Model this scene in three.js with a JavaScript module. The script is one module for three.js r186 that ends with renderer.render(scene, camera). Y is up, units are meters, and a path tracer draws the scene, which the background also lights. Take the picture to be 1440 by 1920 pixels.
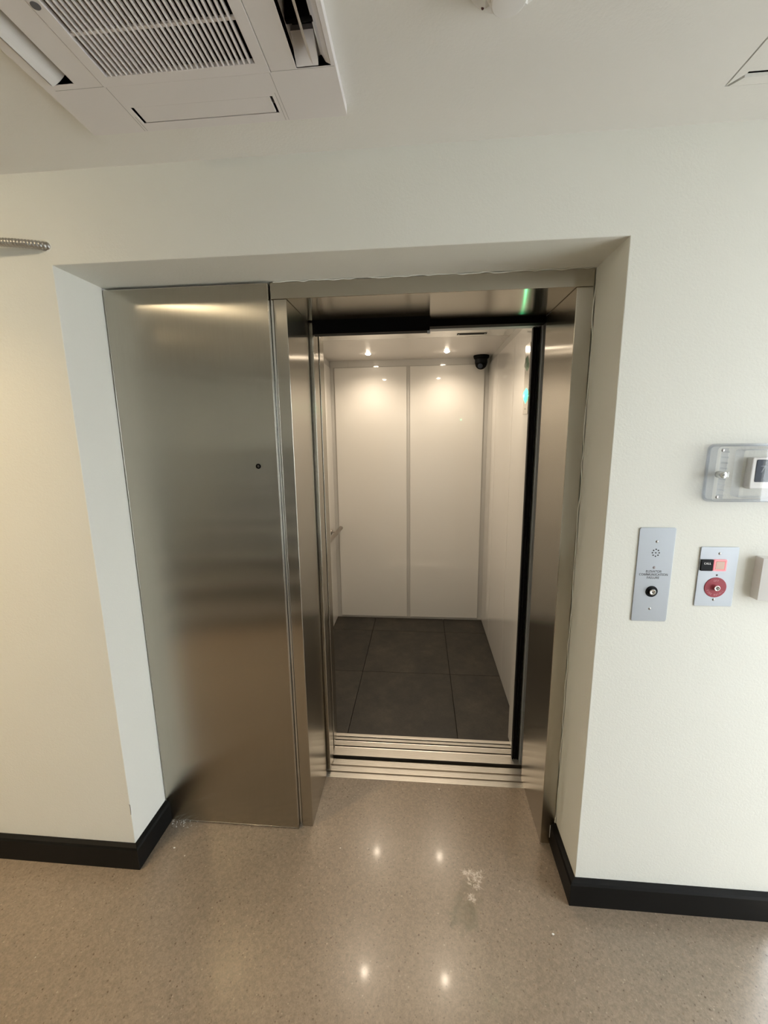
import * as THREE from 'three';
import { RoundedBoxGeometry } from 'three/addons/geometries/RoundedBoxGeometry.js';
import { TextGeometry } from 'three/addons/geometries/TextGeometry.js';
import { FontLoader } from 'three/addons/loaders/FontLoader.js';
import { mergeGeometries, mergeVertices, toCreasedNormals } from 'three/addons/utils/BufferGeometryUtils.js';
import { RectAreaLightUniformsLib } from 'three/addons/lights/RectAreaLightUniformsLib.js';

// ---------- camera, sky, exposure ----------
const scene = new THREE.Scene();
const camera = new THREE.PerspectiveCamera(2 * Math.atan(960 / 779.17) * 180 / Math.PI, 1440 / 1920, 0.02, 60);
camera.position.set(0.1024, 1.6705, 1.2847);
camera.rotation.order = 'YXZ';
camera.rotation.set(-0.1822, 0.0882, -0.0122);
const renderer = new THREE.WebGLRenderer({ antialias: true });
renderer.toneMapping = THREE.LinearToneMapping;
renderer.toneMappingExposure = 0.88;
renderer.shadowMap.enabled = true;
RectAreaLightUniformsLib.init();
scene.background = new THREE.Color().setRGB(0.93, 0.965, 1.0);      // overcast daylight outside the glazed door
scene.backgroundIntensity = 10;
const HALL_LIGHT = 3.8, CAR_LIGHT = 1.5;                                // candela of the downlights
const WARM = new THREE.Color().setRGB(1.0, 0.83, 0.64), WARM_HALL = new THREE.Color().setRGB(1.0, 0.73, 0.40);

// ---------- helpers ----------
let seed = 7;
const rnd = () => { seed = (seed * 1664525 + 1013904223) >>> 0; return seed / 4294967296; };
const used = new Map(), origin = new Map();
function numbered(name) { const n = used.get(name) || 0; used.set(name, n + 1); return n ? `${name}_${String(n).padStart(3, '0')}` : name; }
function tag(o, label, category, group, kind) {
  if (label) o.userData.label = label;
  if (category) o.userData.category = category;
  if (group) o.userData.group = group;
  if (kind) o.userData.kind = kind;
  return o;
}
function worldUV(g) {                                                  // uv in metres, by the way each face looks
  g = g.index ? g.toNonIndexed() : g;
  const p = g.attributes.position, uv = new Float32Array(p.count * 2), a = new THREE.Vector3(), b = new THREE.Vector3(), c = new THREE.Vector3();
  for (let i = 0; i < p.count; i += 3) {
    a.fromBufferAttribute(p, i); b.fromBufferAttribute(p, i + 1).sub(a); c.fromBufferAttribute(p, i + 2).sub(a); b.cross(c);
    const x = Math.abs(b.x), y = Math.abs(b.y), z = Math.abs(b.z), m = x >= y && x >= z ? [2, 1] : y >= z ? [0, 2] : [0, 1];
    for (let k = 0; k < 3; k++) for (let j = 0; j < 2; j++) uv[(i + k) * 2 + j] = p.getComponent(i + k, m[j]);
  }
  g.setAttribute('uv', new THREE.BufferAttribute(uv, 2));
  return g;
}
function merge(list) { return mergeGeometries(list.map((g) => { g = g.index ? g.toNonIndexed() : g; for (const k of Object.keys(g.attributes)) if (!['position', 'normal', 'uv'].includes(k)) g.deleteAttribute(k); if (!g.attributes.uv) worldUV(g); return g; })); }
function thing(name, label, category, [x, y, z] = [0, 0, 0], group) {
  const o = new THREE.Group(); o.name = numbered(name); o.position.set(x, y, z); scene.add(o); origin.set(o, o.position.clone());
  return tag(o, label, category, group);
}
// a mesh from geometry given in world coordinates; under a parent it moves into the axes of that thing
function add(name, geometry, material, parent, keepUV) {
  let g = Array.isArray(geometry) ? merge(geometry) : geometry;
  if (!keepUV) g = worldUV(g);
  const m = new THREE.Mesh(g, material);
  m.castShadow = m.receiveShadow = true;
  if (parent) {
    const at = origin.get(parent) || new THREE.Vector3();
    g.translate(-at.x, -at.y, -at.z); origin.set(m, at);
    m.name = name; parent.add(m);
  } else { m.name = numbered(name); scene.add(m); }
  return m;
}
function single(name, label, category, at, geometry, material, group) {   // a thing that is one mesh, based at a point
  const m = add(name, geometry, material);
  m.geometry.translate(-at[0], -at[1], -at[2]); m.position.set(...at);
  return tag(m, label, category, group);
}
const struct = (name, geometry, material, keepUV) => tag(add(name, geometry, material, null, keepUV), null, null, null, 'structure');
function box(x0, x1, y0, y1, z0, z1, r = 0.0015) {
  const w = x1 - x0, h = y1 - y0, d = z1 - z0;
  r = Math.min(r, w * 0.45, h * 0.45, d * 0.45);
  const g = r > 0 ? new RoundedBoxGeometry(w, h, d, 2, r) : new THREE.BoxGeometry(w, h, d);
  return g.translate((x0 + x1) / 2, (y0 + y1) / 2, (z0 + z1) / 2);
}
const cyl = (r0, r1, h, n = 32) => new THREE.CylinderGeometry(r0, r1, h, n);
function facing(g, x, y, z) { return g.rotateX(Math.PI / 2).translate(x, y, z); }          // a y-axis turned shape set on the front wall, its top towards +z
const lathe = (pts, n = 40) => new THREE.LatheGeometry(pts.map(([r, y]) => new THREE.Vector2(r, y)), n);
function roundedShape(x0, x1, y0, y1, r) {
  const s = new THREE.Shape();
  s.moveTo(x0 + r, y0); s.lineTo(x1 - r, y0); s.absarc(x1 - r, y0 + r, r, -Math.PI / 2, 0); s.lineTo(x1, y1 - r); s.absarc(x1 - r, y1 - r, r, 0, Math.PI / 2);
  s.lineTo(x0 + r, y1); s.absarc(x0 + r, y1 - r, r, Math.PI / 2, Math.PI); s.lineTo(x0, y0 + r); s.absarc(x0 + r, y0 + r, r, Math.PI, Math.PI * 1.5);
  return s;
}
const rect = (x0, x1, y0, y1) => new THREE.Shape([[x0, y0], [x1, y0], [x1, y1], [x0, y1]].map(([x, y]) => new THREE.Vector2(x, y)));
const extrude = (shape, depth, bevel = 0, seg = 2) => new THREE.ExtrudeGeometry(shape, { depth: depth - 2 * bevel, bevelEnabled: bevel > 0, bevelThickness: bevel, bevelSize: bevel, bevelOffset: -bevel, bevelSegments: seg, curveSegments: 10 }).translate(0, 0, bevel);
// profile (offset from wall, height) swept along a path on the floor with mitred corners; normals point away from the wall
function skirt(path, normals, profile) {
  const offs = path.map((_, i) => { const a = normals[Math.max(0, i - 1)], b = normals[Math.min(normals.length - 1, i)]; return i === 0 || i === path.length - 1 ? (i ? b : a) : [a[0] + b[0], a[1] + b[1]]; });
  offs[0] = normals[0]; offs[path.length - 1] = normals[normals.length - 1];
  const pos = [], at = (i, k) => [path[i][0] + offs[i][0] * profile[k][0], profile[k][1], path[i][1] + offs[i][1] * profile[k][0]];
  const flip = (path[1][0] - path[0][0]) * normals[0][1] - (path[1][1] - path[0][1]) * normals[0][0] < 0;
  for (let i = 0; i < path.length - 1; i++) for (let k = 0; k < profile.length - 1; k++) {
    const q = [at(i, k), at(i + 1, k), at(i + 1, k + 1), at(i, k + 1)];
    for (const n of flip ? [0, 2, 1, 0, 3, 2] : [0, 1, 2, 0, 2, 3]) pos.push(...q[n]);
  }
  for (const i of [0, path.length - 1]) for (let k = 1; k < profile.length - 1; k++) for (const q of [0, k, k + 1]) pos.push(...at(i, q));
  const g = new THREE.BufferGeometry(); g.setAttribute('position', new THREE.Float32BufferAttribute(pos, 3)); g.computeVertexNormals();
  return g;
}
// ---------- textures ----------
const hash = (x, y, s) => { let h = Math.imul(x, 374761393) + Math.imul(y, 668265263) + Math.imul(s, 974634777); h = Math.imul(h ^ (h >>> 13), 1274126177); return ((h ^ (h >>> 16)) >>> 0) / 4294967296; };
function noise(x, y, period, s) {                                       // tiling value noise
  const ix = Math.floor(x), iy = Math.floor(y), fx = x - ix, fy = y - iy, u = fx * fx * (3 - 2 * fx), v = fy * fy * (3 - 2 * fy), w = (n) => ((n % period) + period) % period;
  const a = hash(w(ix), w(iy), s), b = hash(w(ix + 1), w(iy), s), c = hash(w(ix), w(iy + 1), s), d = hash(w(ix + 1), w(iy + 1), s);
  return a + (b - a) * u + (c - a) * v + (a - b - c + d) * u * v;
}
function fbm(x, y, period, s, oct = 4) { let t = 0, a = 0.5, n = 0; for (let i = 0; i < oct; i++) { t += a * noise(x, y, period, s + i); n += a; x *= 2; y *= 2; period *= 2; a *= 0.5; } return t / n; }
function dataTexture(size, fn, metres, srgb = false) {
  const d = new Uint8Array(size * size * 4);
  for (let y = 0; y < size; y++) for (let x = 0; x < size; x++) { const c = fn(x / size, y / size), i = (y * size + x) * 4; d[i] = c[0]; d[i + 1] = c[1]; d[i + 2] = c[2]; d[i + 3] = 255; }
  const t = new THREE.DataTexture(d, size, size); t.magFilter = THREE.LinearFilter; t.wrapS = t.wrapT = THREE.RepeatWrapping; t.repeat.set(1 / metres, 1 / metres); t.needsUpdate = true;
  if (srgb) t.colorSpace = THREE.SRGBColorSpace;
  return t;
}
const grey = (v) => { v = Math.max(0, Math.min(255, v)); return [v, v, v]; };
const paintBump = dataTexture(512, (u, v) => grey(255 * (0.6 * fbm(u * 90, v * 90, 90, 11, 2) + 0.4 * fbm(u * 200, v * 200, 200, 15, 2))), 0.45);
const brushed = dataTexture(1024, (u, v) => grey(244 + 4 * (noise(u * 1024, v * 2, 1024, 21) - 0.5) + 3 * (noise(u * 160, v * 1, 160, 25) - 0.5)), 0.5, true);
const tileMap = [0, 1, 2].map((k) => dataTexture(512, (u, v) => {
  const a = fbm(u * 4, v * 4, 4, 31 + k * 7, 5), b = fbm(u * 14, v * 14, 14, 41 + k * 5, 4), c = fbm(u * 90, v * 90, 90, 51, 2), m = 0.40 + 0.26 * (a - 0.5) + 0.24 * (b - 0.5) + 0.14 * (c - 0.5);
  return [m * 108, m * 98, m * 82].map((x) => Math.max(0, Math.min(255, x)));
}, 0.64, true));
// polished concrete with fine aggregate, a scuffed patch and stray flecks, drawn over 3.2 m
const FLOOR = 3.2, FX = -1.7, FZ = -0.5;
function floorTexture() {
  const N = 2048, cv = document.createElement('canvas'); cv.width = cv.height = N;
  const c = cv.getContext('2d'), im = c.createImageData(N, N), d = im.data;
  for (let y = 0; y < N; y++) for (let x = 0; x < N; x++) {
    const u = x / N, v = y / N, big = fbm(u * 7, v * 7, 7, 61, 3) - 0.5, fine = hash(x >> 1, y >> 1, 77) - 0.5, mid = noise(u * 420, v * 420, 420, 71) - 0.5, m = 1 + 0.16 * big + 0.09 * fine + 0.10 * mid, i = (y * N + x) * 4;
    d[i] = 141 * m; d[i + 1] = 127 * m; d[i + 2] = 111 * m; d[i + 3] = 255;
  }
  c.putImageData(im, 0, 0);
  const s = N / FLOOR, px = (x) => (x - FX) * s, pz = (z) => (z - FZ) * s;
  for (let i = 0; i < 42000; i++) {
    const x = rnd() * N, y = rnd() * N, r = 0.5 + rnd() * rnd() * 1.5, k = rnd();
    c.fillStyle = k < 0.55 ? `rgba(70,56,44,${0.25 + 0.4 * rnd()})` : k < 0.9 ? `rgba(205,190,168,${0.2 + 0.35 * rnd()})` : `rgba(120,92,66,${0.4})`;
    c.beginPath(); c.ellipse(x, y, r, r * (0.6 + 0.4 * rnd()), rnd() * 3, 0, 6.3); c.fill();
  }
  for (let i = 0; i < 60; i++) { c.fillStyle = 'rgba(235,230,222,.9)'; c.beginPath(); c.arc(rnd() * N, rnd() * N, 0.8 + rnd(), 0, 6.3); c.fill(); }
  // dried spill: darker film with a ragged outline, and a pale crust on it
  const blob = (x, z, w, h, col, n, r0, r1) => { for (let i = 0; i < n; i++) { const a = rnd() * 6.283, q = Math.sqrt(rnd()); c.fillStyle = col; c.beginPath(); c.arc(px(x + Math.cos(a) * q * w), pz(z + Math.sin(a) * q * h), (r0 + rnd() * (r1 - r0)) * s, 0, 6.3); c.fill(); } };
  blob(0.285, 0.035, 0.05, 0.075, 'rgba(98,92,76,.10)', 45, 0.006, 0.022);
  blob(0.255, 0.085, 0.055, 0.06, 'rgba(94,88,72,.10)', 45, 0.005, 0.018);
  const crust = (n, x0, z0, wide, long) => { for (let k = 0; k < n; k++) {          // short crooked ridges, thinning to a point
    const f = Math.sqrt(rnd()) , zz = 1 - f; let x = x0 + (rnd() - 0.5) * wide * (1 - 0.8 * zz) + 0.008 * zz, z = z0 + long * zz;
    c.strokeStyle = `rgba(206,192,176,${0.3 + 0.4 * rnd()})`; c.lineWidth = 0.8 + rnd() * 1.6; c.lineCap = 'round'; c.beginPath(); c.moveTo(px(x), pz(z));
    for (let q = 0; q < 4; q++) { x += (rnd() - 0.5) * 0.011; z += (rnd() - 0.5) * 0.011; c.lineTo(px(x), pz(z)); } c.stroke();
  } };
  crust(95, 0.311, -0.076, 0.084, 0.072); crust(18, 0.290, 0.016, 0.03, 0.02);
  const t = new THREE.CanvasTexture(cv); t.colorSpace = THREE.SRGBColorSpace; t.wrapS = t.wrapT = THREE.RepeatWrapping; t.flipY = false;
  t.repeat.set(1 / FLOOR, 1 / FLOOR); t.offset.set(-FX / FLOOR, -FZ / FLOOR);
  return t;
}
// ---------- materials ----------
const std = (o) => new THREE.MeshStandardMaterial(o), phy = (o) => new THREE.MeshPhysicalMaterial(o), lin = (r, g, b) => new THREE.Color().setRGB(r, g, b);
const M = {
  wall: std({ color: lin(0.80, 0.80, 0.74), roughness: 0.62, bumpMap: paintBump, bumpScale: 0.0004 }),
  ceiling: std({ color: lin(0.80, 0.79, 0.75), roughness: 0.9, bumpMap: paintBump, bumpScale: 0.0004 }),
  floor: phy({ map: floorTexture(), roughness: 0.26, clearcoat: 0.06, clearcoatRoughness: 0.08 }),
  baseboard: phy({ color: lin(0.006, 0.006, 0.006), roughness: 0.5, specularIntensity: 0.35 }),
  steel: phy({ color: lin(0.50, 0.47, 0.41), map: brushed, metalness: 1, roughness: 0.22, anisotropy: 1 }),
  reveal: phy({ color: lin(0.50, 0.47, 0.41), metalness: 1, roughness: 0.2, anisotropy: 1 }),
  steelAcross: phy({ color: lin(0.50, 0.47, 0.41), metalness: 1, roughness: 0.19, anisotropy: 1, anisotropyRotation: Math.PI / 2 }),
  polished: std({ color: lin(0.66, 0.64, 0.60), metalness: 1, roughness: 0.16 }),
  chrome: std({ color: lin(0.75, 0.75, 0.74), metalness: 1, roughness: 0.14 }),
  plate: std({ color: lin(0.46, 0.49, 0.53), metalness: 0.75, roughness: 0.5 }),
  sill: std({ color: lin(0.72, 0.68, 0.62), metalness: 1, roughness: 0.32 }),
  black: phy({ color: lin(0.002, 0.002, 0.002), roughness: 0.6, specularIntensity: 0.15 }),
  rubber: phy({ color: lin(0.006, 0.007, 0.009), roughness: 0.5, specularIntensity: 0.35 }),
  void: std({ color: lin(0.03, 0.03, 0.03), roughness: 0.95 }),
  laminate: phy({ color: lin(0.78, 0.76, 0.72), roughness: 0.35, clearcoat: 1, clearcoatRoughness: 0.03 }),
  backing: phy({ color: lin(0.60, 0.585, 0.555), roughness: 0.45, clearcoat: 1, clearcoatRoughness: 0.05 }),
  carCeiling: phy({ color: lin(0.76, 0.73, 0.70), roughness: 0.4, clearcoat: 0.35, clearcoatRoughness: 0.12 }),
  grout: std({ color: lin(0.022, 0.019, 0.016), roughness: 0.9 }),
  rail: phy({ color: lin(0.36, 0.325, 0.29), metalness: 1, roughness: 0.34 }),
  joint: std({ color: lin(0.22, 0.20, 0.18), roughness: 0.7 }),
  white: std({ color: lin(0.80, 0.79, 0.77), roughness: 0.45 }),
  cassette: std({ color: lin(0.78, 0.75, 0.74), roughness: 0.5 }),
  dark: std({ color: lin(0.02, 0.02, 0.022), roughness: 0.8 }),
  duct: std({ color: lin(0.12, 0.12, 0.13), roughness: 0.7 }),
  galvanised: std({ color: lin(0.42, 0.41, 0.39), metalness: 0.9, roughness: 0.38 }),
  screw: std({ color: lin(0.35, 0.33, 0.31), metalness: 1, roughness: 0.35 }),
  ink: std({ color: lin(0.03, 0.025, 0.025), roughness: 0.7 }),
  whiteInk: std({ color: lin(0.75, 0.75, 0.75), roughness: 0.6 }),
  red: std({ color: lin(0.33, 0.035, 0.055), roughness: 0.5 }),
  redInk: std({ color: lin(0.55, 0.25, 0.27), roughness: 0.6 }),
  clear: phy({ color: lin(0.985, 0.985, 0.99), roughness: 0.02, transmission: 1, thickness: 0, ior: 1.49 }),
  clearEdge: phy({ color: lin(0.90, 0.91, 0.93), roughness: 0.12, transmission: 1, thickness: 0, ior: 1.49 }),
  glass: phy({ color: lin(0.97, 0.99, 0.98), roughness: 0, transmission: 1, thickness: 0 }),
  screen: phy({ color: lin(0.05, 0.06, 0.08), roughness: 0.3, specularIntensity: 0.4 }),
  screenInk: std({ color: lin(0.21, 0.24, 0.28), roughness: 0.5 }),
  bulb: std({ color: lin(0.9, 0.9, 0.9), emissive: WARM, emissiveIntensity: 120 }),
  hallBulb: std({ color: lin(0.9, 0.9, 0.9), emissive: lin(1.0, 0.82, 0.55), emissiveIntensity: 100 }),
  hallBulbDim: std({ color: lin(0.9, 0.9, 0.9), emissive: WARM_HALL, emissiveIntensity: 8 }),
  greenGlow: std({ color: lin(0.2, 0.8, 0.5), emissive: lin(0.10, 1.0, 0.42), emissiveIntensity: 2.6 }),
  greenOff: phy({ color: lin(0.10, 0.20, 0.12), roughness: 0.15, clearcoat: 1 }),
  redGlow: std({ color: lin(0.8, 0.3, 0.3), emissive: lin(1.0, 0.25, 0.30), emissiveIntensity: 0.75 }),
  buttonFace: std({ color: lin(0.50, 0.40, 0.33), roughness: 0.4, metalness: 0.3 }),
  plaster: std({ color: lin(0.72, 0.70, 0.64), roughness: 0.95 }),
  concrete: std({ color: lin(0.30, 0.29, 0.28), roughness: 0.95 }),
  nosing: std({ color: lin(0.74, 0.73, 0.70), roughness: 0.5 }),
  cabinet: std({ color: lin(0.018, 0.0175, 0.017), roughness: 0.6 }),
  paving: std({ color: lin(0.62, 0.61, 0.59), roughness: 0.95 }),
  tiles: tileMap.map((t) => std({ map: t, bumpMap: t, bumpScale: 0.0006, roughness: 0.5 })),
};
for (const t of tileMap) t.wrapS = t.wrapT = THREE.RepeatWrapping;
const font = await new FontLoader().loadAsync('fonts/droid/droid_sans_regular.typeface.json');
const fontBold = await new FontLoader().loadAsync('fonts/droid/droid_sans_bold.typeface.json');
function text(s, size, f = font, depth = 0.0004) { const g = new TextGeometry(s, { font: f, size, depth, curveSegments: 3 }); g.computeBoundingBox(); const b = g.boundingBox; return g.translate(-(b.min.x + b.max.x) / 2, 0, 0); }

// ---------- the room ----------
const H = 2.4407, XL = -1.0119, XR = 0.6619, YT = 2.1902, D = -0.2112, W0 = -3.0, W1 = 2.5, Z1 = 4.4;
{
  const s = new THREE.Shape([[W0 - 0.15, -0.4], [XL, -0.4], [XL, YT], [XR, YT], [XR, -0.4], [W1 + 0.15, -0.4], [W1 + 0.15, 2.8], [W0 - 0.15, 2.8]].map(([x, y]) => new THREE.Vector2(x, y)).reverse());
  s.holes.push(rect(1.335, 2.33, 0, 2.12));
  const front = struct('wall_front', extrude(s, 0.56, 0.002).translate(0, 0, -0.56), M.wall);
  add('paint_nick', new THREE.TubeGeometry(new THREE.CatmullRomCurve3([[-1.0160, 0.276], [-1.0138, 0.278], [-1.0126, 0.266], [-1.0128, 0.248], [-1.0138, 0.232]].map(([x, y]) => new THREE.Vector3(x, y, -0.0005))), 20, 0.0009, 6), M.ink, front);
  struct('floor', box(W0 - 0.1, W1 + 0.1, -0.4, 0, -0.482, Z1 + 0.1, 0), M.floor);
  const c = rect(W0 - 0.1, W1 + 0.1, -Z1 - 0.1, 0.001);
  c.holes.push(rect(-0.685, -0.105, -0.765, -0.182), rect(0.787, 1.287, -0.617, -0.117));
  struct('ceiling', new THREE.ExtrudeGeometry(c, { depth: 0.22, bevelEnabled: false }).rotateX(-Math.PI / 2).translate(0, H, 0), M.ceiling);
  struct('wall_left', box(W0 - 0.15, W0, -0.1, 2.7, -0.3, Z1 + 0.1, 0), M.wall);
  struct('wall_back', box(W0 - 0.1, W1 + 0.1, -0.1, 2.7, Z1, Z1 + 0.15, 0), M.wall);
  const DZ0 = 0.3, DZ1 = 2.1, DY = 2.3;                               // glazed opening in the right wall
  struct('wall_right', [box(W1, W1 + 0.15, -0.1, 2.7, -0.3, DZ0, 0), box(W1, W1 + 0.15, -0.1, 2.7, DZ1, Z1 + 0.1, 0), box(W1, W1 + 0.15, DY, 2.7, DZ0, DZ1, 0)], M.wall);
  const w = tag(new THREE.Group(), null, null, null, 'structure'); w.name = 'window_1'; scene.add(w);
  const fr = []; for (const z of [DZ0, (DZ0 + DZ1) / 2 - 0.03, DZ1 - 0.06]) fr.push(box(W1 + 0.02, W1 + 0.09, 0, DY, z, z + 0.06));
  for (const y of [0, DY - 0.06]) fr.push(box(W1 + 0.02, W1 + 0.09, y, y + 0.06, DZ0 + 0.06, DZ1 - 0.06));
  add('window_frame', fr, M.dark, w);
  for (const z of [DZ0 + 0.06, (DZ0 + DZ1) / 2 + 0.03]) add('pane', new THREE.PlaneGeometry(0.81, DY - 0.12).rotateY(Math.PI / 2).translate(W1 + 0.055, DY / 2, z + 0.405), M.glass, w);
  const d = tag(new THREE.Group(), null, null, null, 'structure'); d.name = 'door_1'; scene.add(d);   // glazed street door beside the lift
  add('door_frame', [box(1.337, 1.36, 0.002, 2.118, -0.16, -0.10), box(2.27, 2.328, 0.002, 2.118, -0.16, -0.10), box(1.36, 2.27, 2.05, 2.118, -0.16, -0.10), box(1.36, 2.27, 0.002, 0.05, -0.16, -0.10)], M.plate, d);
  add('pane', new THREE.PlaneGeometry(0.91, 2.0).translate(1.815, 1.05, -0.13), M.glass, d);
  struct('pavement', box(1.2, W1 + 12, -0.6, -0.41, -10, 10, 0), M.paving);
  // the shaft behind the wall
  struct('wall_shaft_left', box(-1.45, -1.3, -0.4, 2.8, -2.75, -0.56, 0), M.void);
  struct('wall_shaft_right', box(1.0, 1.15, -0.4, 2.8, -2.75, -0.56, 0), M.void);
  struct('wall_shaft_back', box(-1.3, 1.0, -0.4, 2.8, -2.75, -2.6, 0), M.void);
  struct('ceiling_shaft', box(-1.45, 1.15, 2.8, 2.9, -2.75, 0, 0), M.void);
  struct('floor_shaft', box(-1.45, 1.15, -0.5, -0.4, -2.75, 0, 0), M.void);
  const prof = [[0, 0], [0.021, 0], [0.021, 0.088], [0.0165, 0.096], [0.004, 0.1013], [0, 0.1013]];
  struct('baseboard_left', skirt([[W0, 0], [XL, 0], [XL, D + 0.016]], [[0, 1], [1, 0]], prof), M.baseboard);
  struct('baseboard_right', skirt([[1.335, 0], [XR, 0], [XR, D]], [[0, 1], [-1, 0]], prof), M.baseboard);
}
// the stairs behind the camera, mirrored in the steel panel
{
  const x0 = -2.15, x1 = -0.75, z0 = 1.67, go = 0.28, rise = 0.17;
  const t = thing('staircase', 'dark stairs with pale nosings rising behind the camera, mirrored in the steel panel', 'stairs', [(x0 + x1) / 2, 0, z0]);
  for (let k = 0; k < 9; k++) {
    const st = add('step', box(x0, x1, 0, (k + 1) * rise, z0 + k * go, k < 8 ? z0 + (k + 1) * go - 0.0005 : Z1 - 0.002, 0.003), M.cabinet, t);
    add('nosing', box(x0 + 0.02, x1 - 0.02, (k + 1) * rise - 0.022, (k + 1) * rise + 0.003, z0 + k * go - 0.004, z0 + k * go + 0.035, 0.002), M.nosing, st);
  }
}
// ---------- lift front: steel cover panel, frame, doors, sills ----------
{
  const t = thing('steel_cover_panel', 'tall brushed stainless steel panel filling the left of the recess', 'panel', [-0.71, 0, -0.21]);
  const x0 = -1.0065, x1 = -0.415, y0 = 0.006, y1 = 2.181, n = 24, m = 60, g = new THREE.PlaneGeometry(x1 - x0 - 0.004, y1 - y0 - 0.004, n, m).translate((x0 + x1) / 2, (y0 + y1) / 2, -0.195), p = g.attributes.position;
  for (let i = 0; i < p.count; i++) {                                   // oil-canning of the thin sheet
    const x = p.getX(i), y = p.getY(i), e = Math.min(1, (x - x0) / 0.12, (x1 - x) / 0.05, (y - y0) / 0.15, (y1 - y) / 0.15), w = Math.exp(-((y - 1.38) ** 2) / 0.10);
    p.setZ(i, -0.195 + Math.max(0, e) * (0.0003 * w * Math.sin(y * 44 + 2.2 * x) + 0.0006 * Math.sin(y * 7 + 3 * x) - 0.0004 * Math.exp(-((x + 0.488) ** 2 + (y - 1.565) ** 2) / 0.003)));
  }
  g.computeVertexNormals();
  add('face_sheet', g, M.steel, t);
  const edge = []; edge.push(box(x0, x0 + 0.002, y0, y1, -0.23, -0.1945, 0.0006), box(x1 - 0.002, x1, y0, y1, -0.23, -0.1945, 0.0006), box(x0, x1, y1 - 0.002, y1, -0.23, -0.1945, 0.0006), box(x0, x1, y0, y0 + 0.002, -0.23, -0.1945, 0.0006));
  add('folded_edge', edge, M.polished, t);
  const k = add('keyhole', facing(lathe([[0.0045, -0.006], [0.0045, 0.0015], [0.0055, 0.0025], [0.009, 0.0015], [0.0095, 0]], 28), -0.488, 1.565, -0.195), M.black, t);
  tag(k, 'dark round escutcheon');
  add('key_core', facing(lathe([[0, 0.0012], [0.0018, 0.0012], [0.0022, 0.0006], [0.0022, -0.004]], 16), -0.488, 1.565, -0.195), M.ink, t);
  add('foot_rail', box(x0 + 0.01, x1 - 0.004, 0, 0.0055, -0.225, -0.199), M.dark, t);
}
const JL = -0.357, JR = 0.603;
{
  const t = thing('lift_door_frame', 'stainless steel frame around the open lift entrance', 'door frame', [0.12, 0, -0.35]);
  add('header', [box(-0.412, 0.657, 2.134, 2.187, -0.486, D), box(0.141, 0.603, 2.134, 2.187, -0.535, -0.486, 0)], M.steelAcross, t);
  add('jamb', box(-0.403, JL, 0, 2.133, -0.486, D, 0.002), M.reveal, t);
  add('jamb', box(JR, 0.657, 0, 2.133, -0.543, D, 0.002), M.reveal, t);
  add('cover_strip', box(-0.4135, -0.4055, 0.004, 2.133, -0.222, -0.2145, 0.001), M.chrome, t);
  const bead = (a, b, along, seedling) => {                             // ragged painter's caulk where wall meets steel
    const n = 90, pts = []; for (let i = 0; i <= n; i++) { const f = i / n, j = (noise(f * 40, seedling, 64, 91) - 0.5) * 0.006; pts.push(along === 'y' ? new THREE.Vector3(a[0] + j, a[1] + (b[1] - a[1]) * f, a[2]) : new THREE.Vector3(a[0] + (b[0] - a[0]) * f, a[1] + j, a[2])); }
    return new THREE.TubeGeometry(new THREE.CatmullRomCurve3(pts), 180, 0.0022, 5);
  };
  add('sealant_bead', [bead([0.659, 0.105, D + 0.001], [0.659, 2.186, D + 0.001], 'y', 3), bead([-0.40, 2.1885, D + 0.001], [0.657, 2.1885, D + 0.001], 'x', 17)], M.wall, t);
  const sm = add('sealant_smear', [box(0.6385, 0.6405, 0.03, 0.09, D - 0.001, D + 0.0012, 0.0008)], M.white, t); tag(sm, 'white smear at the foot of the right jamb');
}
function leaf(name, label, x1, z0, z1, top) {
  const t = thing(name, label, 'door', [x1 - 0.2, 0.008, (z0 + z1) / 2]);
  add('panel', box(x1 - 0.46, x1 - 0.022, 0.008, top, z0 + 0.002, z1 - 0.002), M.steel, t);
  add('leading_edge', box(x1 - 0.021, x1, 0.008, top, z0, z1, 0.003), M.reveal, t);
  return t;
}
leaf('landing_door', 'front landing door leaf slid open behind the left jamb, its steel edge showing', -0.342, -0.545, -0.507, 2.16);
leaf('landing_door', 'rear landing door leaf slid open behind the front leaf, thin steel edge', -0.344, -0.599, -0.552, 2.16);
{
  const b = single('door_hanger', 'thick black bar under the lift frame header, left half of the opening', 'bar', [-0.1, 2.081, -0.51], box(-0.339, 0.138, 2.081, 2.30, -0.533, -0.488, 0.001), M.black);
  single('door_track', 'thinner black bar under the lift frame header, right half of the opening', 'bar', [0.37, 2.107, -0.55], box(-0.339, 0.602, 2.107, 2.32, -0.58, -0.537, 0.001), M.black);
  single('bump_stop', 'small grey block under the right end of the thick black bar', 'block', [0.134, 2.075, -0.49], box(0.128, 0.14, 2.070, 2.0805, -0.50, -0.488, 0.001), M.plate);
}
function grooved(z0, z1, grooves, depth, step) {                        // ribbed aluminium tread, z1 nearest the viewer
  const pts = [[z0, -0.03], [z1, -0.03]], rib = (a, b) => { for (let z = a - 0.0025; z > b + 0.0035; z -= step) pts.push([z, 0], [z - step * 0.3, 0], [z - step * 0.42, -0.0009], [z - step * 0.88, -0.0009]); };
  let a = z1; pts.push([z1, -0.001], [z1 - 0.001, 0]);
  for (const [g0, g1] of grooves) { rib(a, g1); pts.push([g1, 0], [g1, -depth], [g0, -depth], [g0, 0]); a = g0; }
  rib(a, z0); pts.push([z0 + 0.001, 0], [z0, -0.001]);
  return new THREE.Shape(pts.map(([x, y]) => new THREE.Vector2(x, y)));
}
const along = (shape, x0, x1) => new THREE.ExtrudeGeometry(shape, { depth: x1 - x0, bevelEnabled: false }).rotateY(-Math.PI / 2).translate(x1, 0, 0);
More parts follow.
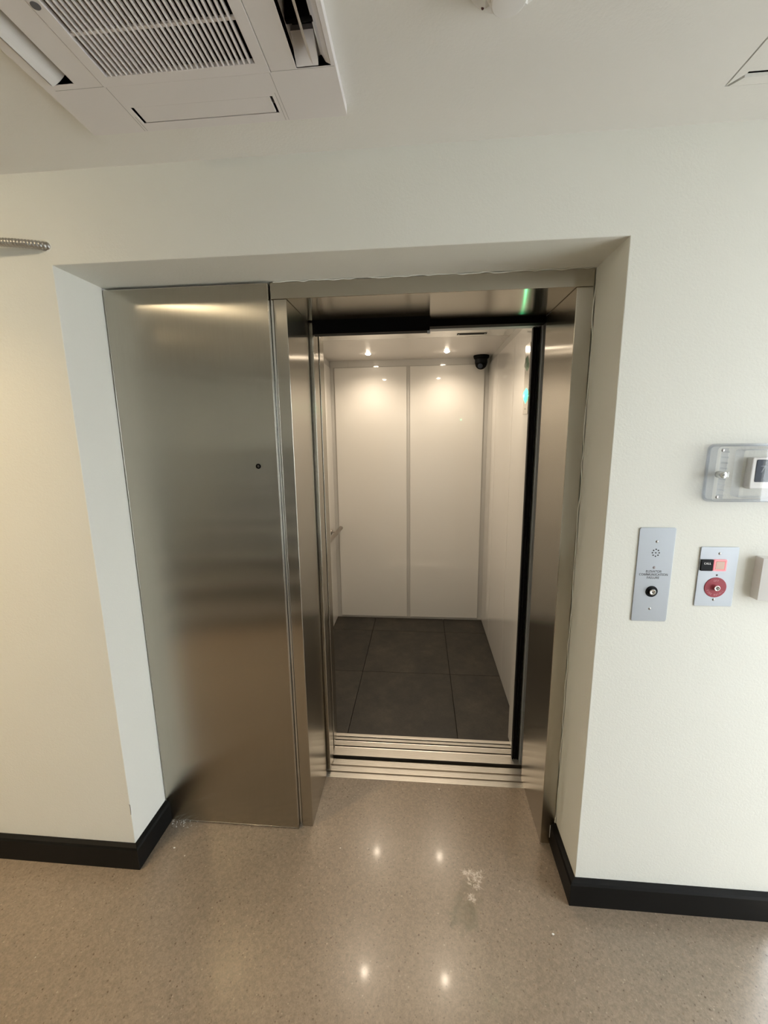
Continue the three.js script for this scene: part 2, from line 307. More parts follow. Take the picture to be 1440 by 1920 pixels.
{
  single('landing_sill', 'ribbed aluminium landing sill, nearest the polished floor', 'sill', [0.13, -0.03, -0.54], along(grooved(-0.603, -0.4825, [[-0.523, -0.514], [-0.565, -0.555]], 0.014, 0.0062), -0.9, 0.70), M.sill);
}
// ---------- the lift car ----------
const CX0 = -0.66, CX1 = 0.66, CB = -2.335, CH = 2.287, CF = -0.79;
const car = thing('lift_car', 'lift cabin with white panels, dark tiled floor and low white ceiling', 'lift', [0, -0.06, -1.56]);
{
  const fl = add('floor_base', box(-0.70, 0.70, -0.06, -0.013, -2.37, -0.63, 0), M.grout, car);
  const xs = [CX0 - 0.01, -0.305, 0.317, CX1 + 0.01], zs = [CB, -2.072, -1.432, CF];
  for (let i = 0; i < 3; i++) for (let j = 0; j < 3; j++) add('floor_tile', box(xs[i] + 0.0015, xs[i + 1] - 0.0015, -0.012, 0, zs[j] + 0.0015, zs[j + 1] - 0.0015, 0.0012).translate(0, 0, 0), M.tiles[(i + j * 2) % 3], fl);
  const sill = add('sill', along(grooved(-0.764, -0.6285, [[-0.70, -0.69], [-0.745, -0.735]], 0.014, 0.0062), -0.69, 0.69), M.sill, car); tag(sill, 'ribbed aluminium sill of the cabin');
  add('threshold', box(-0.66, 0.66, -0.012, 0.004, -0.79, -0.768, 0.003), M.sill, car);
  const back = add('back_wall', box(-0.70, 0.70, -0.012, 2.33, CB - 0.03, CB, 0), M.backing, car);
  for (const [a, b] of [[-0.623, -0.016], [0.015, 0.622]]) add('wall_panel', box(a, b, 0.021, 2.231, CB + 0.0005, CB + 0.012, 0.0012), M.laminate, back);
  for (const [a, b] of [[-0.658, -0.5065], [-0.5055, 0.5005], [0.5015, 0.658]]) { add('frieze_strip', box(a, b, 2.236, CH, CB + 0.0004, CB + 0.003, 0.0006), M.backing, back); add('base_strip', box(a, b, 0.001, 0.018, CB + 0.0004, CB + 0.004, 0.0008), M.backing, back); }
  for (const s of [-1, 1]) {
    const wall = add(s > 0 ? 'right_wall' : 'left_wall', s > 0 ? box(CX1 + 0.012, CX1 + 0.04, -0.012, 2.33, CB - 0.03, -0.70, 0) : box(CX0 - 0.04, CX0 - 0.012, -0.012, 2.33, CB - 0.03, -0.765, 0), M.joint, car);
    add('frieze_strip', s > 0 ? box(CX1 + 0.006, CX1 + 0.0115, 2.242, CH, CB + 0.001, -0.83, 0.001) : box(CX0 - 0.0115, CX0 - 0.006, 2.242, CH, CB + 0.001, -0.83, 0.001), M.backing, wall);
    for (const [a, b] of [[CB + 0.001, -1.943], [-1.938, -1.383], [-1.378, -0.83]]) add('wall_panel', s > 0 ? box(CX1, CX1 + 0.0115, 0.006, 2.238, a, b, 0.0014) : box(CX0 - 0.0115, CX0, 0.006, 2.238, a, b, 0.0014), M.laminate, wall);
  }
  const top = add('ceiling_base', box(-0.70, 0.70, 2.30, 2.33, CB - 0.03, -0.66, 0), M.backing, car);
  add('ceiling_panel', box(-0.672, 0.672, CH, 2.299, -1.571, -0.705, 0.001), M.laminate, top);
  add('ceiling_panel', box(-0.672, 0.672, CH, 2.299, CB, -1.573, 0.001), M.carCeiling, top);
  const rr = add('front_return', box(0.597, 0.672, 0.002, CH, -0.827, -0.690, 0.003), M.laminate, car); tag(rr, 'white front return on the right');
  const rl = add('front_return', box(-0.672, -0.366, 0.005, CH, -0.80, -0.757, 0.003), M.steel, car); tag(rl, 'steel front return on the left');
  add('transom', box(-0.70, 0.70, 2.125, 2.36, -0.704, -0.66, 0.002), M.plate, car);
  for (const [x1, z0, z1] of [[-0.357, -0.712, -0.678], [-0.360, -0.752, -0.718]]) {
    const d = add('car_door', box(x1 - 0.32, x1 - 0.022, 0.008, 2.118, z0 + 0.002, z1 - 0.002), M.steel, car); tag(d, 'steel cabin door leaf slid open on the left');
    add('leading_edge', box(x1 - 0.021, x1, 0.008, 2.118, z0, z1, 0.003), M.reveal, d);
  }
  const post = add('strike_post', box(0.6155, 0.66, 0, 2.124, -0.655, -0.633, 0.002), M.plate, car); tag(post, 'pale grey upright beside the black strip');
  const strip = [box(0.583, 0.6145, 0.003, 2.12, -0.682, -0.665, 0.001)]; for (const x of [0.583, 0.5945, 0.6065]) strip.push(box(x, x + 0.008, 0.003, 2.12, -0.666, -0.659, 0.0015));
  const lc = add('light_curtain', strip, M.rubber, car); tag(lc, 'black ribbed safety strip on the right');
  const ls = add('light_curtain', box(-0.375, -0.3635, 0.003, 2.12, -0.677, -0.668, 0.001), M.rubber, car); tag(ls, 'black safety strip on the left');
}
// four recessed lights in the cabin ceiling
function downlight(name, label, r, mat, ring, at, group, power, angle) {
  const t = thing(name, label, 'ceiling light', at, group);
  add('trim_ring', lathe([[r * 1.02, 0.0], [r * 1.02, -0.001], [r * 1.12, -0.003], [r * 1.3, -0.002], [r * 1.34, 0.0]], 36).translate(...at), ring, t);
  add('lens', lathe([[0, -0.011], [r * 0.5, -0.0095], [r * 0.85, -0.005], [r, -0.0008]], 36).translate(...at), mat, t);
  const l = new THREE.SpotLight(power.color, power.cd, 0, angle, 1, 2); l.name = 'lamp'; l.position.set(0, -0.02, 0); l.target.position.set(0, -1, 0); l.castShadow = true; l.shadow.radius = r / 0.02 * 0.9; t.add(l); t.add(l.target);
  return t;
}
{
  const p = { color: WARM, cd: CAR_LIGHT };
  downlight('cabin_downlight', 'small warm ceiling light in the lift cabin, rear left of the four', 0.022, M.bulb, M.chrome, [-0.299, CH - 0.0005, -2.035], 'lift cabin ceiling lights', p, 1.3);
  downlight('cabin_downlight', 'small warm ceiling light in the lift cabin, rear right beside the black camera', 0.022, M.bulb, M.chrome, [0.298, CH - 0.0005, -2.033], 'lift cabin ceiling lights', p, 1.3);
  downlight('cabin_downlight', 'small warm ceiling light at the front left of the lift cabin', 0.022, M.bulb, M.chrome, [-0.299, CH - 0.0005, -1.12], 'lift cabin ceiling lights', p, 1.3);
  downlight('cabin_downlight', 'small warm ceiling light at the front right of the lift cabin', 0.022, M.bulb, M.chrome, [0.298, CH - 0.0005, -1.12], 'lift cabin ceiling lights', p, 1.3);
  const hall = (at, label, cd, glow) => {
    const t = thing('hall_ceiling_light', label, 'ceiling light', at);
    add('trim_ring', lathe([[0.064, 0], [0.064, -0.006], [0.078, -0.006], [0.082, 0]], 40).translate(...at), M.white, t);
    add('dome', lathe([[0, -0.042], [0.03, -0.038], [0.052, -0.024], [0.063, -0.004], [0.063, 0]], 40).translate(...at), glow, t);
    const l = new THREE.SpotLight(WARM_HALL, cd, 0, 1.2, 0.85, 2); l.name = 'lamp'; l.position.set(0, -0.045, 0); l.target.position.set(0, -1, 0); l.castShadow = true; l.shadow.radius = 2.5; t.add(l); t.add(l.target);
  };
  hall([-1.42, H - 0.0005, 0.65], 'warm round dome light on the hall ceiling left of the air conditioner', HALL_LIGHT, M.hallBulb);
  hall([-2.2, H - 0.0005, 1.25], 'warm round dome light on the hall ceiling in the far left corner', HALL_LIGHT * 3, M.hallBulbDim);
}
{
  const t = thing('ceiling_slot', 'narrow black slot fitting with bright end screws in the lift ceiling', 'sensor', [0.42, CH - 0.002, -1.498]);
  add('slot_body', box(0.328, 0.510, CH - 0.0025, CH - 0.0005, -1.518, -1.478, 0.0008), M.black, t);
  for (const x of [0.338, 0.500]) add('screw', lathe([[0, -0.0014], [0.004, -0.0008], [0.0048, 0]], 16).translate(x, CH - 0.0027, -1.498), M.chrome, t);
}
{
  const at = [0.583, CH - 0.0005, -2.25], t = thing('security_camera', 'black turret security camera in the rear right corner of the lift ceiling', 'camera', at);
  add('mounting_base', lathe([[0, 0], [0.061, 0], [0.062, -0.006], [0.058, -0.02], [0.05, -0.028], [0, -0.028]], 40).translate(...at), M.black, t);
  add('collar', lathe([[0.047, -0.027], [0.049, -0.03], [0.049, -0.058], [0.044, -0.062], [0.03, -0.062]], 40).translate(...at), M.rubber, t);
  add('ball', new THREE.SphereGeometry(0.046, 36, 24).translate(at[0], at[1] - 0.060, at[2]), M.black, t);
  const q = new THREE.Quaternion().setFromUnitVectors(new THREE.Vector3(0, 1, 0), new THREE.Vector3(-0.25, -0.55, 0.8).normalize());
  const lens = lathe([[0.0, 0.0465], [0.012, 0.0472], [0.016, 0.048], [0.019, 0.046], [0.02, 0.04]], 28).applyQuaternion(q).translate(at[0], at[1] - 0.060, at[2]);
  tag(add('lens', lens, M.screen, t), 'dark glossy lens window');
}
{
  const t = thing('handrail', 'round brushed steel handrail on the left wall of the lift cabin', 'handrail', [-0.60, 0.855, -1.6]);
  const y = 0.868;
  add('rail', [cyl(0.017, 0.017, 1.27, 28).rotateX(Math.PI / 2).translate(-0.597, y, -1.635), new THREE.SphereGeometry(0.017, 24, 12).scale(1, 1, 0.35).translate(-0.597, y, -2.27), new THREE.SphereGeometry(0.017, 24, 12).scale(1, 1, 0.35).translate(-0.597, y, -1.0)], M.rail, t);
  for (const z of [-2.16, -1.63, -1.1]) {
    const b = add('bracket', [new THREE.TubeGeometry(new THREE.CatmullRomCurve3([[-0.657, y - 0.012, z], [-0.63, y - 0.014, z], [-0.602, y - 0.012, z]].map((p) => new THREE.Vector3(...p))), 12, 0.005, 10)], M.rail, t);
    add('rosette', cyl(0.022, 0.024, 0.005, 28).rotateZ(-Math.PI / 2).translate(-0.657, y - 0.012, z), M.rail, b);
  }
}
// direction lantern on the right front return
{
  const t = thing('direction_lantern', 'polished steel plate with a lit green down arrow and a dim up arrow', 'indicator', [0.595, 1.76, -0.78]);
  add('plate', box(0.5935, 0.5968, 1.761, 2.076, -0.824, -0.735, 0.0012), M.polished, t);
  const arrow = (s, y, m, name, label) => {                             // faceted kite-shaped lens standing proud of the plate
    const o = [[0, 0.036], [0.030, 0.026], [0.038, 0.008], [0.0, -0.036], [-0.038, 0.008], [-0.030, 0.026]], pos = [], f = (p, k, h) => [0.5935 - h, y - s * -1 * 0 + (s > 0 ? p[1] : -p[1]) * k, -0.78 + p[0] * k];
    for (let i = 0; i < 6; i++) { const a = o[i], b = o[(i + 1) % 6]; for (const q of [[f(a, 1, 0), f(b, 1, 0), f(b, 0.55, 0.008)], [f(a, 1, 0), f(b, 0.55, 0.008), f(a, 0.55, 0.008)], [f(a, 0.55, 0.008), f(b, 0.55, 0.008), f([0, 0], 1, 0.009)]]) for (const v of s > 0 ? q : [q[0], q[2], q[1]]) pos.push(...v); }
    const g = new THREE.BufferGeometry(); g.setAttribute('position', new THREE.Float32BufferAttribute(pos, 3)); g.computeVertexNormals();
    tag(add(name, g, m, t), label);
  };
  arrow(1, 1.845, M.greenGlow, 'down_arrow_lamp', 'glowing green down arrow');
  arrow(-1, 1.99, M.greenOff, 'up_arrow', 'unlit dull green up arrow');
  for (const y of [1.786, 2.053]) add('screw', lathe([[0, 0.0012], [0.003, 0.001], [0.0042, 0]], 16).rotateZ(Math.PI / 2).translate(0.5934, y, -0.782), M.screw, t);
  const l = new THREE.PointLight(lin(0.10, 1.0, 0.42), 0.03, 0, 2); l.name = 'arrow_light'; l.shadow.radius = 0.2; l.position.set(0.584 - 0.595, 1.845 - 1.76, 0); l.castShadow = true; t.add(l);
}
// ---------- fittings on the wall right of the lift ----------
const screwHead = (x, y, z, r = 0.004) => facing(lathe([[0, 0.0014], [r * 0.7, 0.0011], [r, 0]], 18), x, y, z);
{
  const x = 0.814, t = thing('intercom_plate', 'tall narrow steel plate lettered ELEVATOR COMMUNICATION FAILURE', 'wall plate', [x, 1.24, 0]);
  add('plate', extrude(roundedShape(0.762, 0.866, 1.09, 1.389, 0.006), 0.0032, 0.0008), M.plate, t);
  for (const y of [1.346, 1.131]) add('screw', screwHead(x, y, 0.0032), M.screw, t);
  const holes = [facing(cyl(0.0021, 0.0021, 0.0006, 14), x, 1.311, 0.0033)];
  for (let k = 0; k < 8; k++) holes.push(facing(cyl(0.0021, 0.0021, 0.0006, 14), x + Math.sin(k * Math.PI / 4) * 0.0098, 1.311 + Math.cos(k * Math.PI / 4) * 0.0108, 0.0033));
  for (const h of holes) add('speaker_hole', h, M.ink, t);
  tag(add('indicator_lamp', facing(lathe([[0, 0.0015], [0.003, 0.0012], [0.0045, 0]], 20), x, 1.2645, 0.0032), std({ color: lin(0.36, 0.32, 0.33), roughness: 0.3 }), t), 'small unlit round indicator');
  add('lettering', [text('ELEVATOR', 0.0072).translate(x, 1.2485, 0.0031), text('COMMUNICATION', 0.0072).translate(x, 1.2385, 0.0031), text('FAILURE', 0.0072).translate(x, 1.2285, 0.0031)], M.ink, t);
  const k = add('key_switch', facing(lathe([[0, 0.002], [0.0165, 0.002], [0.0175, 0.0012], [0.0178, 0]], 36), x, 1.1875, 0.0032), M.rubber, t); tag(k, 'black round key switch');
  add('lock_barrel', facing(lathe([[0.0035, 0.003], [0.0038, 0.0055], [0.0085, 0.006], [0.0095, 0.005], [0.0095, 0]], 32), x, 1.1875, 0.0052), M.chrome, k);
  add('lock_core', facing(cyl(0.0035, 0.0035, 0.005, 20), x, 1.1875, 0.0065), M.screw, k);
}
{
  const x = 0.996, t = thing('call_plate', 'smaller steel plate with a lit call button and a red fire recall key switch', 'wall plate', [x, 1.237, 0]);
  add('plate', extrude(roundedShape(0.942, 1.05, 1.144, 1.331, 0.004), 0.0032, 0.0008), M.plate, t);
  for (const y of [1.311, 1.1655]) add('screw', screwHead(x, y, 0.0032), M.screw, t);
  const cb = add('call_sign', extrude(roundedShape(0.9455, 0.9805, 1.257, 1.2925, 0.003), 0.004, 0.001).translate(0, 0, 0.003), M.rubber, t); tag(cb, 'black square marked CALL');
  add('lettering', text('CALL', 0.0062, fontBold).translate(0.963, 1.2775, 0.0069), M.whiteInk, cb);
  const ring = roundedShape(0.982, 1.0175, 1.257, 1.2925, 0.003); ring.holes.push(roundedShape(0.9865, 1.013, 1.2615, 1.288, 0.002));
  const b = add('lit_ring', extrude(ring, 0.004, 0.0008).translate(0, 0, 0.003), M.redGlow, t); tag(b, 'glowing pink button surround');
  add('button', extrude(roundedShape(0.987, 1.0125, 1.262, 1.2875, 0.002), 0.0035, 0.0008).translate(0, 0, 0.003), M.buttonFace, t);
  add('pin_hole', facing(cyl(0.0028, 0.0028, 0.0006, 18), x, 1.2435, 0.0033), M.ink, t);
  const k = add('key_switch', facing(lathe([[0, 0.0016], [0.030, 0.0016], [0.0315, 0.001], [0.0318, 0]], 48), x, 1.2045, 0.0032), M.red, t); tag(k, 'red disc lettered FIRE RECALL');
  add('lock_barrel', facing(lathe([[0.0035, 0.003], [0.0038, 0.0085], [0.0075, 0.009], [0.0085, 0.008], [0.0085, 0]], 32), x, 1.2045, 0.0046), M.chrome, k);
  add('lock_core', facing(cyl(0.0035, 0.0035, 0.006, 20), x, 1.2045, 0.0075), M.screw, k);
  const arc = []; const put = (ch, a, r, s, up) => { const g = text(ch, s); g.translate(0, -s / 2, 0).rotateZ(up ? a - Math.PI / 2 : a + Math.PI / 2).translate(x + Math.cos(a) * r, 1.2045 + Math.sin(a) * r, 0.0045); arc.push(g); };
  [...'FIRE RECALL'].forEach((ch, i) => { if (ch !== ' ') put(ch, Math.PI * (1.5 - 0.36 + 0.072 * i), 0.0235, 0.006, false); });
  [...'OFF'].forEach((ch, i) => put(ch, Math.PI * (0.5 + 0.075 - 0.075 * i), 0.022, 0.0058, true));
  add('lettering', arc, M.redInk, k);
  const l = new THREE.PointLight(lin(1, 0.25, 0.3), 0.0005, 0, 2); l.name = 'button_light'; l.position.set(0.9997 - x, 1.275 - 1.237, 0.014); l.castShadow = true; t.add(l);
}
{
  const t = thing('wall_switch_box', 'white convex box on the wall at the right picture edge, below the thermostat guard', 'switch', [1.15, 1.24, 0]);
  const s = new THREE.Shape(); s.moveTo(1.10, 0); s.lineTo(1.215, 0); s.lineTo(1.215, -0.030); s.quadraticCurveTo(1.16, -0.040, 1.112, -0.030); s.lineTo(1.101, -0.028); s.lineTo(1.10, 0);
  add('housing', extrude(s, 0.13, 0.0015).rotateX(-Math.PI / 2).translate(0, 1.175, 0), M.white, t);
  add('rocker', box(1.145, 1.175, 1.215, 1.262, 0.031, 0.0385, 0.002), M.white, t);
}
{
  const t = thing('thermostat', 'white wall thermostat with a dark screen reading 71, under the clear guard', 'thermostat', [1.10, 1.55, 0]);
  add('body', extrude(roundedShape(1.034, 1.152, 1.508, 1.597, 0.006), 0.024, 0.003), M.white, t);
  const sc = add('screen', extrude(roundedShape(1.0455, 1.12, 1.528, 1.591, 0.004), 0.0018, 0.0006).translate(0, 0, 0.0232), M.screen, t);
  add('reading', text('71°', 0.019).translate(1.076, 1.555, 0.0248), M.screenInk, sc);
}
{
  const t = thing('thermostat_guard', 'clear plastic locking guard box over the thermostat', 'guard box', [1.08, 1.55, 0]);
  const x0 = 0.929, x1 = 1.235, y0 = 1.472, y1 = 1.632, h = 0.034;
  const rim = roundedShape(x0, x1, y0, y1, 0.016); rim.holes.push(roundedShape(x0 + 0.003, x1 - 0.003, y0 + 0.003, y1 - 0.003, 0.013));
  add('rim', extrude(rim, h, 0.0008).translate(0, 0, 0.0005), M.clearEdge, t);
  add('cover', new THREE.ShapeGeometry(roundedShape(x0 + 0.003, x1 - 0.003, y0 + 0.003, y1 - 0.003, 0.013)).translate(0, 0, h - 0.002), M.clear, t);
  const fl = roundedShape(x0 - 0.004, x1 + 0.004, y0 - 0.004, y1 + 0.004, 0.019); fl.holes.push(roundedShape(x0 + 0.004, x1 - 0.004, y0 + 0.004, y1 - 0.004, 0.012));
  add('base_flange', extrude(fl, 0.004, 0.0008).translate(0, 0, 0.0003), M.clearEdge, t);
  const inner = roundedShape(1.002, x1 - 0.008, y0 + 0.012, y1 - 0.012, 0.008); inner.holes.push(roundedShape(1.0045, x1 - 0.0105, y0 + 0.0145, y1 - 0.0145, 0.006));
  add('inner_wall', extrude(inner, h - 0.004, 0.0006).translate(0, 0, 0.001), M.clearEdge, t);
  const notch = []; for (let k = 0; k < 9; k++) notch.push(box(0.964, 0.9665, 1.487 + k * 0.0155, 1.491 + k * 0.0155, 0.004, h - 0.004, 0.0006)); notch.push(box(0.9625, 0.9640, 1.480, 1.624, 0.003, h - 0.004, 0.0004));
  add('vent_wall', notch, M.clearEdge, t);
  const lock = add('lock', facing(lathe([[0, 0.004], [0.0085, 0.004], [0.0095, 0.003], [0.0095, -0.02], [0, -0.02]], 28), 0.955, 1.549, h - 0.002), M.chrome, t);
  add('keyway', box(0.9515, 0.9585, 1.5482, 1.5500, h + 0.0015, h + 0.0024, 0.0004), M.ink, lock);
  add('latch', box(0.961, 0.975, 1.541, 1.557, 0.012, 0.026, 0.001), M.chrome, lock);
  for (const y of [1.618, 1.486]) add('screw', screwHead(0.9465, y, h - 0.0018, 0.0045), M.screw, t);
}
// ---------- flexible conduit coming out of the wall on the left ----------
{
  const t = thing('flexible_conduit', 'ribbed galvanised flexible conduit leaving the wall at upper left', 'conduit', [-1.3, 2.24, 0]);
  const pts = [[-1.005, 2.243, -0.03], [-1.022, 2.243, 0.0], [-1.06, 2.243, 0.020], [-1.13, 2.245, 0.035], [-1.25, 2.247, 0.052], [-1.45, 2.25, 0.07], [-1.75, 2.25, 0.08]].map((p) => new THREE.Vector3(...p));
  const curve = new THREE.CatmullRomCurve3(pts), n = 620, k = 18, len = curve.getLength(), fr = curve.computeFrenetFrames(n, false), pos = [], idx = [];
  for (let i = 0; i <= n; i++) { const c = curve.getPointAt(i / n); for (let j = 0; j < k; j++) { const a = j / k * 2 * Math.PI, ph = (i / n * len / 0.0085 - j / k), w = ph - Math.floor(ph), r = 0.0118 - 0.0022 * Math.pow(Math.abs(2 * w - 1), 3); const v = fr.normals[i].clone().multiplyScalar(Math.cos(a) * r).addScaledVector(fr.binormals[i], Math.sin(a) * r).add(c); pos.push(v.x, v.y, v.z); } }
  for (let i = 0; i < n; i++) for (let j = 0; j < k; j++) { const a = i * k + j, b = i * k + (j + 1) % k; idx.push(a, b, a + k, b, b + k, a + k); }
  const g = new THREE.BufferGeometry(); g.setAttribute('position', new THREE.Float32BufferAttribute(pos, 3)); g.setIndex(idx); g.computeVertexNormals();
  add('tube', g, M.galvanised, t);
  add('plaster_collar', facing(lathe([[0.013, 0.0025], [0.017, 0.002], [0.021, 0]], 22), -1.027, 2.243, -0.0005), M.wall, t);
}
// ---------- ceiling: air conditioner, detector, access panel ----------
{
  const x0 = -0.716, x1 = -0.0745, z0 = 0.1515, z1 = 0.793, yb = 2.42, t = thing('ceiling_air_conditioner', 'white square ceiling cassette air conditioner with a slatted grille', 'air conditioner', [-0.395, yb, 0.472]);
  const gx0 = -0.583, gx1 = -0.2125, gz0 = 0.2875, gz1 = 0.657;           // grille
  const slots = [[-0.5665, -0.231, 0.178, 0.2265], [-0.5665, -0.231, 0.718, 0.7665], [-0.693, -0.641, 0.302, 0.642], [-0.156, -0.084, 0.29, 0.655]];
  const face = roundedShape(x0, x1, z0, z1, 0.004);
  face.holes.push(rect(gx0 - 0.0012, gx1 + 0.0012, gz0 - 0.0012, gz1 + 0.0012)); for (const s of slots) face.holes.push(rect(...s));
  const flat = (shape, h, y, bevel = 0.0006) => extrude(shape, h, bevel).rotateX(Math.PI / 2).translate(0, y + h, 0);   // shape drawn in (x, z), y its underside
  add('fascia', flat(face, 0.0205, yb), M.cassette, t);
  const frame = rect(gx0, gx1, gz0, gz1); frame.holes.push(rect(gx0 + 0.024, gx1 - 0.024, gz0 + 0.024, gz1 - 0.024));
  const grille = add('grille_frame', flat(frame, 0.01, yb - 0.001), M.cassette, t);
  const a = gx0 + 0.024, b = gx1 - 0.024, pitch = (b - a) / 29, slat = box(-pitch * 0.16, pitch * 0.16, 0, 0.009, gz0 + 0.023, gz1 - 0.023, 0.0008);
  for (let k = 1; k < 29; k++) add('slat', slat.clone().translate(a + pitch * k, yb - 0.0005, 0), M.cassette, grille);
  for (const z of [gz0 + 0.113, gz0 + 0.257]) add('cross_bar', box(a, b, yb + 0.0035, yb + 0.0075, z - 0.0035, z + 0.0035, 0.0005), M.cassette, grille);
  tag(add('catch', lathe([[0, -0.0012], [0.007, -0.0012], [0.008, 0]], 24).translate(-0.573, yb - 0.0012, 0.462), M.duct, t), 'dark round catch');
  add('filter', box(gx0 - 0.01, gx1 + 0.01, yb + 0.017, yb + 0.021, gz0 - 0.01, gz1 + 0.01, 0), M.black, t);
  add('housing', [box(-0.69, -0.10, yb + 0.15, yb + 0.17, 0.18, 0.77, 0), box(-0.696, -0.693, yb + 0.02, yb + 0.17, 0.17, 0.77, 0), box(-0.084, -0.081, yb + 0.02, yb + 0.17, 0.17, 0.77, 0), box(-0.69, -0.1, yb + 0.02, yb + 0.17, 0.168, 0.172, 0), box(-0.69, -0.1, yb + 0.02, yb + 0.17, 0.772, 0.776, 0)], M.duct, t);
  for (const s of slots) {                                                // outlet liners: sloping throats around each slot
    const [p, q, r, u] = s, throat = [];
    throat.push(box(p - 0.002, p, yb + 0.001, yb + 0.06, r, u, 0), box(q, q + 0.002, yb + 0.001, yb + 0.06, r, u, 0), box(p, q, yb + 0.001, yb + 0.06, r - 0.002, r, 0), box(p, q, yb + 0.001, yb + 0.06, u, u + 0.002, 0));
    add('outlet', throat, M.cassette, t);
  }
  const vane = (w, l) => { const s = new THREE.Shape(); s.moveTo(-w / 2, 0); s.quadraticCurveTo(0, -0.006, w / 2, 0.001); s.quadraticCurveTo(0, -0.003, -w / 2, 0.003); s.lineTo(-w / 2, 0); return extrude(s, l, 0.0006); };
  add('vane', box(-0.5605, -0.2375, yb + 0.0008, yb + 0.004, 0.1788, 0.2257, 0.0012), M.cassette, t);          // shut, front
  add('vane', box(-0.5605, -0.2375, yb + 0.0008, yb + 0.004, 0.7188, 0.7657, 0.0012), M.cassette, t);           // shut, rear
  tag(add('vane', vane(0.046, 0.332).rotateZ(0.62).translate(-0.667, yb + 0.008, 0.306), M.white, t), 'left flap standing open');
  tag(add('vane', vane(0.050, 0.330).rotateZ(-1.25).translate(-0.124, yb + 0.008, 0.315), M.cassette, t), 'right flap standing steeply open');
  add('outlet_liner', box(-0.6925, -0.6415, yb + 0.022, yb + 0.03, 0.3025, 0.6415, 0.001), M.cassette, t);
  const wedge = (pts, l) => extrude(new THREE.Shape(pts.map(([x, y]) => new THREE.Vector2(x, y))), l, 0);
  add('outlet_slope', wedge([[-0.0845, 0.0012], [-0.0845, 0.05], [-0.112, 0.05], [-0.104, 0.022], [-0.094, 0.006]], 0.362).translate(0, yb, 0.2915), M.cassette, t);
  add('outlet_ledge', wedge([[0, 0.0015], [-0.038, 0.034], [-0.03, 0.05], [0, 0.05]], 0.046).rotateY(Math.PI / 2).translate(-0.1555, yb, 0.2915), M.cassette, t);
  add('outlet_rib', box(-0.154, -0.086, yb + 0.018, yb + 0.05, 0.362, 0.372, 0.001), M.black, t);
  const line = [], seamMat = std({ color: lin(0.42, 0.40, 0.39), roughness: 0.8 }); for (const [x, za, zb] of [[-0.5805, z0 + 0.003, gz0 - 0.002], [-0.574, z0 + 0.003, 0.20], [-0.215, z0 + 0.003, gz0 - 0.002], [-0.2225, z0 + 0.003, 0.235]]) line.push(box(x - 0.0006, x + 0.0006, yb - 0.0002, yb + 0.001, za, zb, 0));
  for (const [xa, xb, z] of [[x0 + 0.02, gx0, gz0 + 0.001], [gx1, x1 - 0.003, gz0 + 0.001]]) line.push(box(xa, xb, yb - 0.0002, yb + 0.001, z - 0.0005, z + 0.0005, 0));
  for (const g of line) add('corner_seam', g, seamMat, t);
}
{
  const at = [0.248, H - 0.0005, 0.425], t = thing('smoke_detector', 'white round smoke detector on the ceiling above the lift', 'smoke detector', at);
  add('base', lathe([[0, 0], [0.074, 0], [0.075, -0.004], [0.072, -0.012], [0.06, -0.018], [0, -0.018]], 48).translate(...at), M.white, t);
  add('chamber', lathe([[0.045, -0.017], [0.043, -0.026], [0.036, -0.04], [0.031, -0.044]], 40).translate(...at), M.white, t);
  const fin = []; for (let k = 0; k < 10; k++) fin.push(box(0.031, 0.044, -0.04, -0.02, -0.0012, 0.0012, 0).rotateY(k * Math.PI / 5).translate(...at)); add('vane_ring', fin, M.white, t);
  add('cap', lathe([[0, -0.0555], [0.027, -0.055], [0.0295, -0.053], [0.030, -0.045], [0.0285, -0.043], [0, -0.043]], 40).translate(...at), M.white, t);
  tag(add('indicator', new THREE.SphereGeometry(0.0028, 14, 10).translate(at[0] - 0.037, H - 0.0165, at[2] - 0.052), std({ color: lin(0.06, 0.004, 0.008), roughness: 0.3 }), t), 'tiny dark red indicator');
}
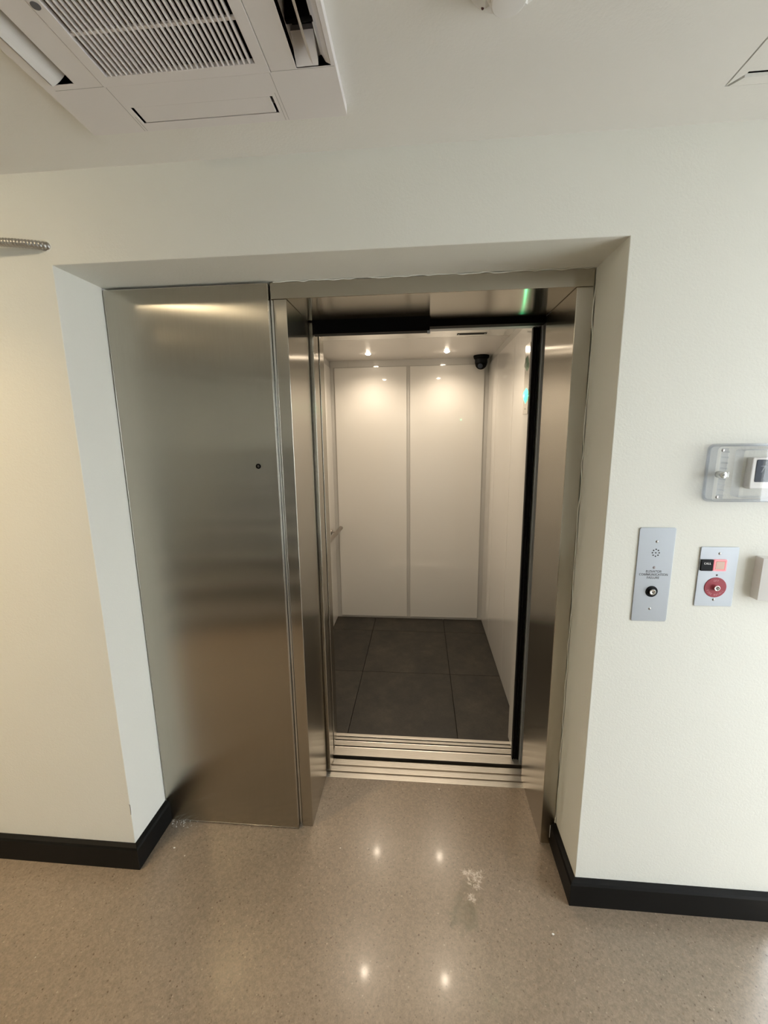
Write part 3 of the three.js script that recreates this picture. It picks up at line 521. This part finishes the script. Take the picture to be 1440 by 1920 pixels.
{
  const x0 = 0.7905, z0 = 0.1175, x1 = 1.2865, z1 = 0.6165, w = 0.022, t = thing('access_panel', 'white ceiling access panel with an open mitred corner at upper right', 'access panel', [1.037, H, 0.367]);
  const bar = (pts) => extrude(new THREE.Shape(pts.map(([x, z]) => new THREE.Vector2(x, z))), 0.008, 0.0006).rotateX(Math.PI / 2).translate(0, H + 0.0078, 0);
  add('frame_bar', bar([[x0, z0 + 0.003], [x0 + w, z0 + w + 0.011], [x0 + w, z1 - w], [x0, z1]]), M.ceiling, t);
  add('frame_bar', bar([[x0 + 0.006, z0], [x1, z0], [x1 - w, z0 + w], [x0 + w + 0.002, z0 + w]]), M.ceiling, t);
  add('frame_bar', bar([[x0, z1], [x0 + w, z1 - w], [x1 - w, z1 - w], [x1, z1]]), M.ceiling, t);
  add('frame_bar', bar([[x1, z0], [x1, z1], [x1 - w, z1 - w], [x1 - w, z0 + w]]), M.ceiling, t);
  const back = rect(0.7875, x1, z0, z1); back.holes.push(rect(x0 + w + 0.001, x1 - w - 0.001, z0 + w + 0.004, z1 - w - 0.001));
  add('gap_backing', extrude(back, 0.004).rotateX(Math.PI / 2).translate(0, H + 0.0125, 0), M.black, t);
  add('hatch_board', box(x0 + w + 0.002, x1 - w - 0.002, H + 0.0082, H + 0.019, z0 + w + 0.003, z1 - w - 0.002, 0.001), M.ceiling, t);
  add('backing_box', box(x0, x1, H + 0.10, H + 0.12, z0, z1, 0), M.dark, t);
}
// ---------- crumbs and marks ----------
{
  const bits = [];
  for (let k = 0; k < 70; k++) { const s = 0.0006 + rnd() * rnd() * 0.0032, g = new THREE.DodecahedronGeometry(s, 0).scale(1, 0.55, 0.8).rotateY(rnd() * 6); bits.push(g.translate(-0.985 + rnd() * rnd() * 0.13, s * 0.35, -0.188 + (rnd() - 0.3) * 0.035)); }
  tag(add('plaster_crumbs', bits, M.plaster), 'white plaster crumbs at the foot of the steel cover panel', 'debris', null, 'stuff');
  const chip = (x, z, s, label) => single('paint_chip', label, 'paint chip', [x, 0, z], new THREE.DodecahedronGeometry(s, 0).scale(1, 0.35, 0.7).translate(x, s * 0.2, z), M.white);
  chip(-0.907, -0.075, 0.0045, 'white paint chip on the floor beside the left black baseboard');
  chip(0.557, 0.115, 0.0045, 'white paint chip on the floor in front of the right black baseboard');
}
renderer.render(scene, camera);
